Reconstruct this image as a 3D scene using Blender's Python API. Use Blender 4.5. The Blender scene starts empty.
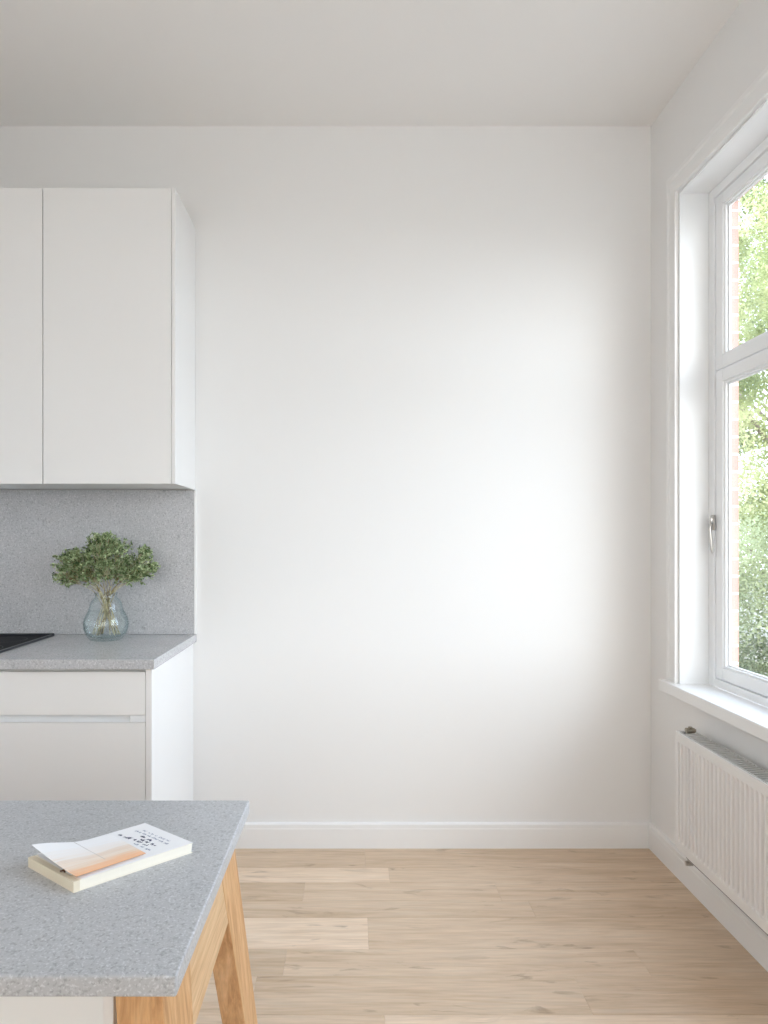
import bpy, bmesh, math, random
from mathutils import Vector, Matrix, Quaternion
random.seed(7)
R = random.Random(11)
scene = bpy.context.scene
COL = scene.collection
F = 676.0; CX = 352.0; CY = 540.0; CAMZ = 1.297

# ------------------------------------------------------------------ dimensions of the room (metres)
WB = 2.857      # far wall
WR = 1.264      # window wall
WL = -1.66      # wall at the end of the kitchen run
WF = -2.60      # wall behind the viewer
CEIL = 3.045

# ------------------------------------------------------------------ materials
def newmat(name):
    m = bpy.data.materials.new(name); m.use_nodes = True
    nt = m.node_tree
    return m, nt, nt.nodes, nt.links, nt.nodes['Principled BSDF']

def plain(name, col, rough=0.5, metal=0.0, spec=0.5, bump=0.0, bscale=200, var=0.0):
    m, nt, N, L, B = newmat(name)
    B.inputs['Base Color'].default_value = (*col, 1)
    B.inputs['Roughness'].default_value = rough
    B.inputs['Metallic'].default_value = metal
    B.inputs['Specular IOR Level'].default_value = spec
    tc = N.new('ShaderNodeTexCoord')
    n = N.new('ShaderNodeTexNoise'); n.inputs['Scale'].default_value = bscale; n.inputs['Detail'].default_value = 3
    L.new(tc.outputs['Object'], n.inputs['Vector'])
    if bump:
        b = N.new('ShaderNodeBump'); b.inputs['Strength'].default_value = bump; b.inputs['Distance'].default_value = 0.001
        L.new(n.outputs['Fac'], b.inputs['Height']); L.new(b.outputs['Normal'], B.inputs['Normal'])
    if var:
        n2 = N.new('ShaderNodeTexNoise'); n2.inputs['Scale'].default_value = 1.5; n2.inputs['Detail'].default_value = 4
        L.new(tc.outputs['Object'], n2.inputs['Vector'])
        r = N.new('ShaderNodeMapRange'); r.inputs['To Min'].default_value = 1 - var; r.inputs['To Max'].default_value = 1 + var
        L.new(n2.outputs['Fac'], r.inputs['Value'])
        mx = N.new('ShaderNodeVectorMath'); mx.operation = 'SCALE'; mx.inputs[0].default_value = col
        L.new(r.outputs['Result'], mx.inputs['Scale']); L.new(mx.outputs['Vector'], B.inputs['Base Color'])
    return m

def stone(name, base, dark, light, scale=1.0, rough=0.28, grain=0.5):
    m, nt, N, L, B = newmat(name)
    tc = N.new('ShaderNodeTexCoord')
    def noise(s, d=3):
        n = N.new('ShaderNodeTexNoise'); n.inputs['Scale'].default_value = s * scale; n.inputs['Detail'].default_value = d
        L.new(tc.outputs['Object'], n.inputs['Vector']); return n
    def mask(n, a, b):
        r = N.new('ShaderNodeMapRange'); r.inputs['From Min'].default_value = a; r.inputs['From Max'].default_value = b
        L.new(n.outputs['Fac'], r.inputs['Value']); return r
    def mix(fac, a, b):
        x = N.new('ShaderNodeMix'); x.data_type = 'RGBA'
        L.new(fac, x.inputs['Factor'])
        if isinstance(a, tuple): x.inputs['A'].default_value = (*a, 1)
        else: L.new(a, x.inputs['A'])
        x.inputs['B'].default_value = (*b, 1)
        return x.outputs['Result']
    d = mask(noise(190, 4), 0.52, 0.68)
    l = mask(noise(260, 3), 0.54, 0.68)
    big = mask(noise(45, 5), 0.66, 0.74)
    lo = mask(noise(7, 4), 0.3, 0.75)
    b2 = tuple(c * 0.90 for c in base)
    c = mix(lo.outputs['Result'], base, b2)
    md = N.new('ShaderNodeMath'); md.operation = 'MULTIPLY'; md.inputs[1].default_value = grain
    L.new(d.outputs['Result'], md.inputs[0]); c = mix(md.outputs[0], c, dark)
    ml = N.new('ShaderNodeMath'); ml.operation = 'MULTIPLY'; ml.inputs[1].default_value = grain
    L.new(l.outputs['Result'], ml.inputs[0]); c = mix(ml.outputs[0], c, light)
    mb = N.new('ShaderNodeMath'); mb.operation = 'MULTIPLY'; mb.inputs[1].default_value = grain * 0.8
    L.new(big.outputs['Result'], mb.inputs[0]); c = mix(mb.outputs[0], c, dark)
    L.new(c, B.inputs['Base Color'])
    B.inputs['Roughness'].default_value = rough
    return m

def wood(name, c1, c2, c3, axis='X', rough=0.45, scale=1.0, attr=False):
    """oak: long grain along one axis; with attr the plank tone comes from the mesh"""
    m, nt, N, L, B = newmat(name)
    tc = N.new('ShaderNodeTexCoord')
    mp = N.new('ShaderNodeMapping')
    sc = {'X': (1.6, 22, 22), 'Y': (22, 1.6, 22), 'Z': (22, 22, 1.6)}[axis]
    mp.inputs['Scale'].default_value = tuple(s * scale for s in sc)
    src = tc.outputs['Object']
    if attr:
        at = N.new('ShaderNodeAttribute'); at.attribute_name = 'tone'
        sp = N.new('ShaderNodeSeparateColor'); L.new(at.outputs['Color'], sp.inputs['Color'])
        cb = N.new('ShaderNodeCombineXYZ')
        mu = N.new('ShaderNodeMath'); mu.operation = 'MULTIPLY'; mu.inputs[1].default_value = 37.0
        L.new(sp.outputs['Green'], mu.inputs[0]); L.new(mu.outputs[0], cb.inputs['X']); L.new(mu.outputs[0], cb.inputs['Z'])
        ad = N.new('ShaderNodeVectorMath'); ad.operation = 'ADD'
        L.new(src, ad.inputs[0]); L.new(cb.outputs['Vector'], ad.inputs[1]); src = ad.outputs['Vector']
    L.new(src, mp.inputs['Vector'])
    n1 = N.new('ShaderNodeTexNoise'); n1.inputs['Scale'].default_value = 1.0; n1.inputs['Detail'].default_value = 6
    n1.inputs['Roughness'].default_value = 0.62; n1.inputs['Distortion'].default_value = 1.1
    L.new(mp.outputs['Vector'], n1.inputs['Vector'])
    n2 = N.new('ShaderNodeTexNoise'); n2.inputs['Scale'].default_value = 5.5; n2.inputs['Detail'].default_value = 3
    L.new(mp.outputs['Vector'], n2.inputs['Vector'])
    cr = N.new('ShaderNodeValToRGB'); e = cr.color_ramp.elements
    e[0].position = 0.30; e[0].color = (*c1, 1); e[1].position = 0.72; e[1].color = (*c3, 1)
    k = e.new(0.5); k.color = (*c2, 1)
    L.new(n1.outputs['Fac'], cr.inputs['Fac'])
    mr = N.new('ShaderNodeMapRange'); mr.inputs['From Min'].default_value = 0.3; mr.inputs['From Max'].default_value = 0.7
    mr.inputs['To Min'].default_value = 0.90; mr.inputs['To Max'].default_value = 1.06
    L.new(n2.outputs['Fac'], mr.inputs['Value'])
    mx = N.new('ShaderNodeVectorMath'); mx.operation = 'SCALE'
    L.new(cr.outputs['Color'], mx.inputs[0]); L.new(mr.outputs['Result'], mx.inputs['Scale'])
    out = mx.outputs['Vector']
    if attr:
        # knots and dark cracks
        mk = N.new('ShaderNodeMapping'); mk.inputs['Scale'].default_value = (2.1, 9.0, 5.0)
        L.new(src, mk.inputs['Vector'])
        nk = N.new('ShaderNodeTexNoise'); nk.inputs['Scale'].default_value = 1.5; nk.inputs['Detail'].default_value = 5; nk.inputs['Distortion'].default_value = 1.8
        L.new(mk.outputs['Vector'], nk.inputs['Vector'])
        rk = N.new('ShaderNodeMapRange'); rk.inputs['From Min'].default_value = 0.615; rk.inputs['From Max'].default_value = 0.72
        rk.inputs['To Max'].default_value = 0.52
        L.new(nk.outputs['Fac'], rk.inputs['Value'])
        mkx = N.new('ShaderNodeMix'); mkx.data_type = 'RGBA'
        L.new(rk.outputs['Result'], mkx.inputs['Factor']); L.new(out, mkx.inputs['A'])
        mkx.inputs['B'].default_value = (0.20, 0.125, 0.075, 1)
        s2 = N.new('ShaderNodeVectorMath'); s2.operation = 'SCALE'
        t2 = N.new('ShaderNodeMapRange'); t2.inputs['To Min'].default_value = 0.80; t2.inputs['To Max'].default_value = 1.13
        L.new(sp.outputs['Red'], t2.inputs['Value'])
        L.new(mkx.outputs['Result'], s2.inputs[0]); L.new(t2.outputs['Result'], s2.inputs['Scale'])
        hs = N.new('ShaderNodeHueSaturation')
        t3 = N.new('ShaderNodeMapRange'); t3.inputs['To Min'].default_value = 1.06; t3.inputs['To Max'].default_value = 0.88
        L.new(sp.outputs['Red'], t3.inputs['Value']); L.new(t3.outputs['Result'], hs.inputs['Saturation'])
        L.new(s2.outputs['Vector'], hs.inputs['Color'])
        out = hs.outputs['Color']
    L.new(out, B.inputs['Base Color'])
    B.inputs['Roughness'].default_value = rough
    bp = N.new('ShaderNodeBump'); bp.inputs['Strength'].default_value = 0.15; bp.inputs['Distance'].default_value = 0.001
    L.new(n2.outputs['Fac'], bp.inputs['Height']); L.new(bp.outputs['Normal'], B.inputs['Normal'])
    return m

def clear_pane(name, tint):
    m, nt, N, L, B = newmat(name)
    out = N['Material Output'] if 'Material Output' in N else N.new('ShaderNodeOutputMaterial')
    tr = N.new('ShaderNodeBsdfTransparent'); tr.inputs['Color'].default_value = (*tint, 1)
    gl = N.new('ShaderNodeBsdfGlossy'); gl.inputs['Roughness'].default_value = 0.01
    lw = N.new('ShaderNodeLayerWeight'); lw.inputs['Blend'].default_value = 0.5
    pw = N.new('ShaderNodeMath'); pw.operation = 'POWER'; pw.inputs[1].default_value = 5.0
    L.new(lw.outputs['Facing'], pw.inputs[0])
    fr = N.new('ShaderNodeMath'); fr.operation = 'MULTIPLY_ADD'; fr.inputs[1].default_value = 0.8; fr.inputs[2].default_value = 0.03
    L.new(pw.outputs[0], fr.inputs[0])
    mx = N.new('ShaderNodeMixShader')
    L.new(fr.outputs[0], mx.inputs['Fac']); L.new(tr.outputs[0], mx.inputs[1]); L.new(gl.outputs[0], mx.inputs[2])
    L.new(mx.outputs[0], out.inputs['Surface']); N.remove(B)
    return m

def glass(name, col, ior=1.45, rough=0.0):
    m, nt, N, L, B = newmat(name)
    B.inputs['Base Color'].default_value = (*col, 1)
    B.inputs['Transmission Weight'].default_value = 1.0
    B.inputs['IOR'].default_value = ior; B.inputs['Roughness'].default_value = rough
    return m

def leafmat(name, cols, trans=0.35, sc=30):
    m, nt, N, L, B = newmat(name)
    tc = N.new('ShaderNodeTexCoord')
    n = N.new('ShaderNodeTexNoise'); n.inputs['Scale'].default_value = sc; n.inputs['Detail'].default_value = 2
    L.new(tc.outputs['Object'], n.inputs['Vector'])
    cr = N.new('ShaderNodeValToRGB'); e = cr.color_ramp.elements
    e[0].position = 0.35; e[0].color = (*cols[0], 1); e[1].position = 0.68; e[1].color = (*cols[2], 1)
    k = e.new(0.5); k.color = (*cols[1], 1)
    L.new(n.outputs['Fac'], cr.inputs['Fac']); L.new(cr.outputs['Color'], B.inputs['Base Color'])
    B.inputs['Roughness'].default_value = 0.5
    B.inputs['Specular IOR Level'].default_value = 0.3
    out = [x for x in N if x.type == 'OUTPUT_MATERIAL'][0]
    tl = N.new('ShaderNodeBsdfTranslucent'); L.new(cr.outputs['Color'], tl.inputs['Color'])
    mx = N.new('ShaderNodeMixShader'); mx.inputs['Fac'].default_value = trans
    L.new(B.outputs[0], mx.inputs[1]); L.new(tl.outputs[0], mx.inputs[2]); L.new(mx.outputs[0], out.inputs['Surface'])
    return m

def brickmat(name):
    m, nt, N, L, B = newmat(name)
    tc = N.new('ShaderNodeTexCoord'); sp = N.new('ShaderNodeSeparateXYZ'); L.new(tc.outputs['Object'], sp.inputs[0])
    ad = N.new('ShaderNodeMath'); ad.operation = 'ADD'; L.new(sp.outputs['X'], ad.inputs[0]); L.new(sp.outputs['Y'], ad.inputs[1])
    cb = N.new('ShaderNodeCombineXYZ'); L.new(ad.outputs[0], cb.inputs['X']); L.new(sp.outputs['Z'], cb.inputs['Y'])
    br = N.new('ShaderNodeTexBrick')
    br.inputs['Scale'].default_value = 1.0; br.inputs['Brick Width'].default_value = 0.215; br.inputs['Row Height'].default_value = 0.068
    br.inputs['Mortar Size'].default_value = 0.005; br.inputs['Mortar Smooth'].default_value = 0.2
    br.inputs['Color1'].default_value = (0.55, 0.32, 0.26, 1); br.inputs['Color2'].default_value = (0.49, 0.26, 0.21, 1)
    br.inputs['Mortar'].default_value = (0.62, 0.58, 0.54, 1)
    L.new(cb.outputs[0], br.inputs['Vector']); L.new(br.outputs['Color'], B.inputs['Base Color'])
    B.inputs['Roughness'].default_value = 0.85
    return m

M = {}
M['wall'] = plain('wall_paint', (0.80, 0.788, 0.776), 0.75, spec=0.25, bump=0.05, bscale=350)
M['ceiling'] = plain('ceiling_paint', (0.835, 0.815, 0.795), 0.85, spec=0.2, bump=0.05, bscale=250)
M['trim'] = plain('white_gloss_paint', (0.83, 0.82, 0.81), 0.4, bump=0.03, bscale=120)
M['winpaint'] = plain('white_window_paint', (0.86, 0.865, 0.87), 0.35, bump=0.06, bscale=60)
M['lacquer'] = plain('white_matt_lacquer', (0.80, 0.785, 0.77), 0.42, spec=0.4)
M['carcass'] = plain('white_melamine', (0.80, 0.80, 0.79), 0.45)
M['groove'] = plain('grip_profile_white', (0.80, 0.81, 0.82), 0.3)
M['stone'] = stone('grey_quartz_table', (0.49, 0.495, 0.51), (0.22, 0.225, 0.23), (0.70, 0.71, 0.73), 1.05, 0.30, 0.60)
M['stone2'] = stone('grey_quartz_kitchen', (0.52, 0.515, 0.525), (0.27, 0.265, 0.265), (0.72, 0.71, 0.71), 0.8, 0.22, 0.62)
M['floor'] = wood('pale_oak_boards', (0.62, 0.445, 0.295), (0.73, 0.55, 0.39), (0.79, 0.63, 0.475), 'X', 0.42, 1.0, True)
M['oakZ'] = wood('oak_upright', (0.46, 0.225, 0.085), (0.62, 0.345, 0.155), (0.74, 0.46, 0.24), 'Z', 0.5, 2.6)
M['oakY'] = wood('oak_lengthwise', (0.52, 0.30, 0.14), (0.66, 0.42, 0.225), (0.74, 0.51, 0.30), 'Y', 0.5, 2.6)
M['oakX'] = wood('oak_crosswise', (0.46, 0.225, 0.085), (0.62, 0.345, 0.155), (0.74, 0.46, 0.24), 'X', 0.5, 2.6)
M['radiator'] = plain('radiator_enamel', (0.77, 0.75, 0.73), 0.35)
M['grille'] = plain('grille_grey', (0.56, 0.55, 0.53), 0.5)
M['gap_shade'] = plain('painted_gap_shade', (0.16, 0.15, 0.14), 0.7)  # dark colour for the painted shade under the radiator
M['chrome'] = plain('brushed_nickel', (0.62, 0.60, 0.57), 0.28, metal=1.0)
M['brass'] = plain('dull_brass', (0.42, 0.38, 0.31), 0.4, metal=0.8)
M['black'] = plain('black_glass', (0.006, 0.006, 0.007), 0.35, spec=0.012)
M['darkmetal'] = plain('dark_steel_rim', (0.07, 0.07, 0.08), 0.35, metal=0.7)
M['mark'] = plain('hob_marking', (0.12, 0.12, 0.12), 0.5)
M['pane'] = clear_pane('window_glass', (0.97, 0.985, 0.975))
def thin_glass(name, tint, edge, refl):
    m, nt, N, L, B = newmat(name)
    out = [x for x in N if x.type == 'OUTPUT_MATERIAL'][0]
    lw = N.new('ShaderNodeLayerWeight'); lw.inputs['Blend'].default_value = 0.5
    pw = N.new('ShaderNodeMath'); pw.operation = 'POWER'; pw.inputs[1].default_value = 3.0
    L.new(lw.outputs['Facing'], pw.inputs[0])
    cm = N.new('ShaderNodeMix'); cm.data_type = 'RGBA'; cm.inputs['A'].default_value = (*tint, 1); cm.inputs['B'].default_value = (*edge, 1)
    L.new(pw.outputs[0], cm.inputs['Factor'])
    tr = N.new('ShaderNodeBsdfTransparent'); L.new(cm.outputs['Result'], tr.inputs['Color'])
    gl = N.new('ShaderNodeBsdfGlossy'); gl.inputs['Roughness'].default_value = 0.03
    p5 = N.new('ShaderNodeMath'); p5.operation = 'POWER'; p5.inputs[1].default_value = 4.0; L.new(lw.outputs['Facing'], p5.inputs[0])
    fr = N.new('ShaderNodeMath'); fr.operation = 'MULTIPLY_ADD'; fr.inputs[1].default_value = refl; fr.inputs[2].default_value = 0.035
    L.new(p5.outputs[0], fr.inputs[0])
    mx = N.new('ShaderNodeMixShader')
    L.new(fr.outputs[0], mx.inputs['Fac']); L.new(tr.outputs[0], mx.inputs[1]); L.new(gl.outputs[0], mx.inputs[2])
    L.new(mx.outputs[0], out.inputs['Surface']); N.remove(B)
    return m
M['vase'] = thin_glass('aqua_glass', (0.985, 0.996, 0.995), (0.82, 0.91, 0.91), 0.6)
M['water'] = thin_glass('water', (0.98, 0.992, 0.99), (0.92, 0.96, 0.96), 0.25)
M['sprigleaf'] = leafmat('small_green_leaves', ((0.08, 0.13, 0.05), (0.31, 0.40, 0.19), (0.70, 0.78, 0.50)), 0.25, 60)
M['stem'] = leafmat('straw_stem', ((0.22, 0.15, 0.06), (0.52, 0.46, 0.26), (0.76, 0.72, 0.50)), 0.1, 45)
M['treeleaf'] = leafmat('sunlit_tree_leaves', ((0.16, 0.20, 0.08), (0.39, 0.43, 0.19), (0.72, 0.71, 0.44)), 0.45, 1.2)
M['hedgeleaf'] = leafmat('hedge_leaves', ((0.22, 0.26, 0.15), (0.40, 0.44, 0.25), (0.66, 0.68, 0.42)), 0.35, 1.4)
M['bark'] = plain('bark', (0.24, 0.20, 0.16), 0.9, bump=0.6, bscale=30)
M['brick'] = brickmat('red_brick')
M['ground'] = plain('pale_gravel', (0.42, 0.385, 0.335), 0.9, spec=0.2, bump=0.5, bscale=40, var=0.08)
M['paper'] = plain('white_paper', (0.86, 0.86, 0.88), 0.7, spec=0.2)
M['pages'] = plain('cream_page_edges', (0.86, 0.81, 0.71), 0.75, spec=0.2)
M['kraft'] = plain('kraft_board', (0.74, 0.66, 0.52), 0.75, spec=0.2)
M['ink'] = plain('blue_black_ink', (0.06, 0.065, 0.13), 0.7)
M['inksoft'] = plain('faded_ink', (0.36, 0.38, 0.48), 0.7)
M['cardline'] = plain('pale_grey_line', (0.70, 0.67, 0.66), 0.7)
M['twine'] = plain('dark_brown_cord', (0.12, 0.06, 0.035), 0.8)

# peach card: printed bands running along the long side, from white to peach
def cardmat():
    m, nt, N, L, B = newmat('peach_striped_print')
    uv = N.new('ShaderNodeUVMap'); uv.uv_map = 'UVMap'
    sp = N.new('ShaderNodeSeparateXYZ'); L.new(uv.outputs['UV'], sp.inputs[0])
    nz = N.new('ShaderNodeTexNoise'); nz.inputs['Scale'].default_value = 1.0; nz.inputs['Detail'].default_value = 4
    mp = N.new('ShaderNodeMapping'); mp.inputs['Scale'].default_value = (1.0, 16.0, 1)
    L.new(uv.outputs['UV'], mp.inputs['Vector']); L.new(mp.outputs['Vector'], nz.inputs['Vector'])
    a = N.new('ShaderNodeMath'); a.operation = 'MULTIPLY_ADD'; a.inputs[1].default_value = 0.5; a.inputs[2].default_value = -0.25
    L.new(nz.outputs['Fac'], a.inputs[0])
    s = N.new('ShaderNodeMath'); s.operation = 'ADD'; L.new(a.outputs[0], s.inputs[0]); L.new(sp.outputs['Y'], s.inputs[1])
    cr = N.new('ShaderNodeValToRGB'); e = cr.color_ramp.elements
    e[0].position = 0.0; e[0].color = (0.88, 0.50, 0.29, 1); e[1].position = 0.78; e[1].color = (0.86, 0.86, 0.88, 1)
    for p, c in ((0.13, (0.88, 0.56, 0.36, 1)), (0.22, (0.84, 0.68, 0.56, 1)), (0.34, (0.86, 0.75, 0.66, 1)), (0.40, (0.80, 0.66, 0.55, 1)), (0.5, (0.86, 0.80, 0.76, 1))):
        k = e.new(p); k.color = c
    L.new(s.outputs[0], cr.inputs['Fac']); L.new(cr.outputs['Color'], B.inputs['Base Color'])
    B.inputs['Roughness'].default_value = 0.6
    return m
M['card'] = cardmat()

# ------------------------------------------------------------------ mesh helpers (world coordinates; converted to the parent's)
def add_box(bm, x0, x1, y0, y1, z0, z1):
    vs = [bm.verts.new((x, y, z)) for x in (x0, x1) for y in (y0, y1) for z in (z0, z1)]
    for f in ((0, 1, 3, 2), (4, 6, 7, 5), (0, 4, 5, 1), (2, 3, 7, 6), (0, 2, 6, 4), (1, 5, 7, 3)):
        bm.faces.new([vs[i] for i in f])
def add_hex(bm, b, t):
    """b, t: four bottom and four top points in order"""
    v = [bm.verts.new(p) for p in list(b) + list(t)]
    bm.faces.new(v[3::-1]); bm.faces.new(v[4:8])
    for i in range(4):
        j = (i + 1) % 4
        bm.faces.new((v[i], v[j], v[4 + j], v[4 + i]))
def add_tube(bm, pts, rad, seg=8, cap=True):
    pts = [Vector(p) for p in pts]
    rads = rad if isinstance(rad, (list, tuple)) else [rad] * len(pts)
    rings = []; up = Vector((0.13, 0.21, 0.97)).normalized()
    for i, p in enumerate(pts):
        t = (pts[min(i + 1, len(pts) - 1)] - pts[max(i - 1, 0)]).normalized()
        u = t.cross(up)
        if u.length < 0.05: u = t.cross(Vector((1, 0, 0)))
        u.normalize(); w = t.cross(u)
        rings.append([bm.verts.new(p + (u * math.cos(a) + w * math.sin(a)) * rads[i]) for a in [2 * math.pi * k / seg for k in range(seg)]])
    for a, b in zip(rings, rings[1:]):
        for k in range(seg):
            bm.faces.new((a[k], a[(k + 1) % seg], b[(k + 1) % seg], b[k]))
    if cap:
        bm.faces.new(rings[0][::-1]); bm.faces.new(rings[-1])
def add_lathe(bm, prof, c, seg=48, axis='Z'):
    rings = []
    for r, h in prof:
        if r < 1e-6:
            rings.append([bm.verts.new((c[0], c[1], c[2] + h))])
        else:
            rings.append([bm.verts.new((c[0] + r * math.cos(2 * math.pi * k / seg), c[1] + r * math.sin(2 * math.pi * k / seg), c[2] + h)) for k in range(seg)])
    for a, b in zip(rings, rings[1:]):
        if len(a) == 1 and len(b) == 1: continue
        for k in range(seg):
            k2 = (k + 1) % seg
            if len(a) == 1: bm.faces.new((a[0], b[k2], b[k]))
            elif len(b) == 1: bm.faces.new((a[k], a[k2], b[0]))
            else: bm.faces.new((a[k], a[k2], b[k2], b[k]))
def obj(name, bm, mat, parent=None, bevel=0.0, smooth=False, label=None, fix=True, segs=2):
    if fix: bmesh.ops.recalc_face_normals(bm, faces=bm.faces[:])
    me = bpy.data.meshes.new(name); bm.to_mesh(me); bm.free()
    o = bpy.data.objects.new(name, me); COL.objects.link(o)
    if parent:
        off = Vector((0, 0, 0)); p = parent
        while p: off += Vector(p.location); p = p.parent
        me.transform(Matrix.Translation(-off))
        o.parent = parent
    me.materials.append(mat)
    if bevel:
        b = o.modifiers.new('bevel', 'BEVEL'); b.width = bevel; b.segments = segs; b.limit_method = 'ANGLE'; b.angle_limit = math.radians(40)
        b.harden_normals = False
    if smooth:
        for p in me.polygons: p.use_smooth = True
    if label: o['label'] = label
    return o
def boxobj(name, dims, mat, parent=None, bevel=0.0, label=None):
    bm = bmesh.new(); add_box(bm, *dims); return obj(name, bm, mat, parent, bevel, label=label)
def thing(name, label, cat, loc, group=None):
    o = bpy.data.objects.new(name, None); COL.objects.link(o); o.location = loc; o.empty_display_size = 0.1
    o['label'] = label; o['category'] = cat
    if group: o['group'] = group
    return o
def tag(o, label, cat, group=None):
    o['label'] = label; o['category'] = cat
    if group: o['group'] = group
    return o
def struct(o, label=None):
    o['kind'] = 'structure'
    if label: o['label'] = label
    return o

# ------------------------------------------------------------------ ROOM SHELL
# floor: boards laid across the view, every board its own faces with a small bevelled joint
def build_floor():
    bm = bmesh.new(); lay = bm.loops.layers.color.new('tone')
    def ypix(y): return CAMZ * F / (y - CY)
    def xpix(x, Y): return (x - CX) / F * Y
    rows = [(WB, 2.676), (2.676, 2.56), (2.56, 2.429), (2.429, 2.322), (2.322, 2.144), (2.144, 2.011), (2.011, 1.846), (1.846, 1.70)]
    y = 1.70
    while y > WF:
        y2 = max(WF, y - R.choice((0.12, 0.14, 0.165, 0.18))); rows.append((y, y2)); y = y2
    known = {0: [(365, .45)], 1: [(389, .95)], 2: [(304, .25), (498, .45)], 3: [(532, .50)], 4: [(368, 1.0)], 5: [(285, .12), (642, .5)], 6: [(583, .48)]}
    tones = {0: [.38, .42], 1: [.80, .5, ], 2: [.28, .52, .55], 3: [.42, .42], 4: [.88, .55], 5: [.05, .55, .42], 6: [.48, .45]}
    g = 0.0011
    for i, (ya, yb) in enumerate(rows):
        ym = (ya + yb) / 2
        if i in known:
            xs = [xpix(k[0], ym) for k in known[i]]; tn = list(tones[i])
            while xs[0] > WL + 0.5: xs.insert(0, xs[0] - R.uniform(0.9, 1.6)); tn.insert(0, R.uniform(.3, .7))
        else:
            xs = []; x = WL + R.uniform(0.2, 1.2)
            while x < WR: xs.append(x); x += R.uniform(0.8, 1.7)
            tn = [min(1, max(0, R.gauss(.5, .2))) for _ in range(len(xs) + 1)]
        xs = [x for x in xs if WL < x < WR]
        tn = tn[-(len(xs) + 1):]
        ed = [WL] + xs + [WR]
        for a, b, t in zip(ed, ed[1:], tn):
            gs = R.random()
            o = [bm.verts.new(p) for p in ((a, yb, -0.0012), (b, yb, -0.0012), (b, ya, -0.0012), (a, ya, -0.0012))]
            n = [bm.verts.new(p) for p in ((a + g, yb + g, 0), (b - g, yb + g, 0), (b - g, ya - g, 0), (a + g, ya - g, 0))]
            fs = [bm.faces.new(n)] + [bm.faces.new((o[k], o[(k + 1) % 4], n[(k + 1) % 4], n[k])) for k in range(4)]
            for f in fs:
                for l in f.loops: l[lay] = (t, gs, 0, 1)
    # slab under the boards
    n0 = len(bm.faces)
    vs = [bm.verts.new(p) for p in ((WL - .3, WF - .3, -0.0016), (WR + .18, WF - .3, -0.0016), (WR + .18, WB + .3, -0.0016), (WL - .3, WB + .3, -0.0016))]
    vb = [bm.verts.new((v.co.x, v.co.y, -0.12)) for v in vs]
    bm.faces.new(vs); bm.faces.new(vb[::-1])
    for k in range(4): bm.faces.new((vb[k], vb[(k + 1) % 4], vs[(k + 1) % 4], vs[k]))
    o = obj('floor', bm, M['floor'], fix=False)
    struct(o, 'pale oak plank floor')
build_floor()
struct(boxobj('ceiling', (WL - .3, WR + .18, WF - .3, WB + .3, CEIL, CEIL + .15), M['ceiling']), 'plain off-white ceiling')
struct(boxobj('wall_back', (WL - .3, WR + .256, WB, WB + .3, -.12, CEIL), M['wall']), 'blank white wall at the far end')
struct(boxobj('wall_left', (WL - .3, WL, WF - .3, WB, -.12, CEIL), M['wall']), 'white wall at the end of the kitchen run')
QX0, QX1, QZ0, QZ1 = -1.35, 1.00, 0.65, 2.75  # opening for the added fill window
bm = bmesh.new()
add_box(bm, WL, QX0, WF - .18, WF, -.12, CEIL); add_box(bm, QX1, WR + .18, WF - .18, WF, -.12, CEIL)
add_box(bm, QX0, QX1, WF - .18, WF, -.12, QZ0); add_box(bm, QX0, QX1, WF - .18, WF, QZ1, CEIL)
struct(obj('wall_front', bm, M['wall']), 'white wall behind the viewer')
# window wall with its opening
OY1, OY0, OZ0, OZ1 = 2.603, 0.45, 0.722, 2.633
bm = bmesh.new()
WO = 1.44
add_box(bm, WR, WO, WF, WB, -.12, OZ0)
add_box(bm, WR, WO, WF, WB, OZ1, CEIL)
add_box(bm, WR, WO, OY1, WB, OZ0, OZ1)
add_box(bm, WR, WO, WF, OY0, OZ0, OZ1)
struct(obj('wall_right', bm, M['wall']), 'white wall around the window')
# brick outer leaf
bm = bmesh.new()
BX0, BX1, BY1, BY0, BZ0, BZ1 = WO, 1.510, 2.64, 0.41, 0.69, 2.625
add_box(bm, BX0, BX1, WF, WB + 1.5, -.3, BZ0)
add_box(bm, BX0, BX1, WF, WB + 1.5, BZ1, CEIL + .5)
add_box(bm, BX0, BX1, BY1, WB + 1.5, BZ0, BZ1)
add_box(bm, BX0, BX1, WF, BY0, BZ0, BZ1)
struct(obj('wall_exterior', bm, M['brick']), 'red brick outer wall seen past the window frame')

# baseboards: board, cove and top bead as one profile
def baseboard(name, pts, nrm, label):
    prof = [(0.0, 0.0), (0.016, 0.0), (0.016, 0.082), (0.0145, 0.0835), (0.0145, 0.099), (0.011, 0.1035), (0.0, 0.105)]
    bm = bmesh.new()
    a, b = Vector(pts[0]), Vector(pts[1]); n = Vector(nrm)
    ra = [bm.verts.new(a + n * d + Vector((0, 0, h))) for d, h in prof]
    rb = [bm.verts.new(b + n * d + Vector((0, 0, h))) for d, h in prof]
    for i in range(len(prof) - 1): bm.faces.new((ra[i], ra[i + 1], rb[i + 1], rb[i]))
    bm.faces.new((ra[-1], ra[0], rb[0], rb[-1])); bm.faces.new(ra); bm.faces.new(rb[::-1])
    struct(obj(name, bm, M['trim']), label)
baseboard('baseboard_back', ((-0.670, WB, 0), (WR, WB, 0)), (0, -1, 0), 'white baseboard along the blank wall')
baseboard('baseboard_right', ((WR, WB, 0), (WR, WF, 0)), (-1, 0, 0), 'white baseboard under the radiator')
baseboard('baseboard_left', ((WL, WF, 0), (WL, 2.25, 0)), (1, 0, 0), 'white baseboard on the left wall')

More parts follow.
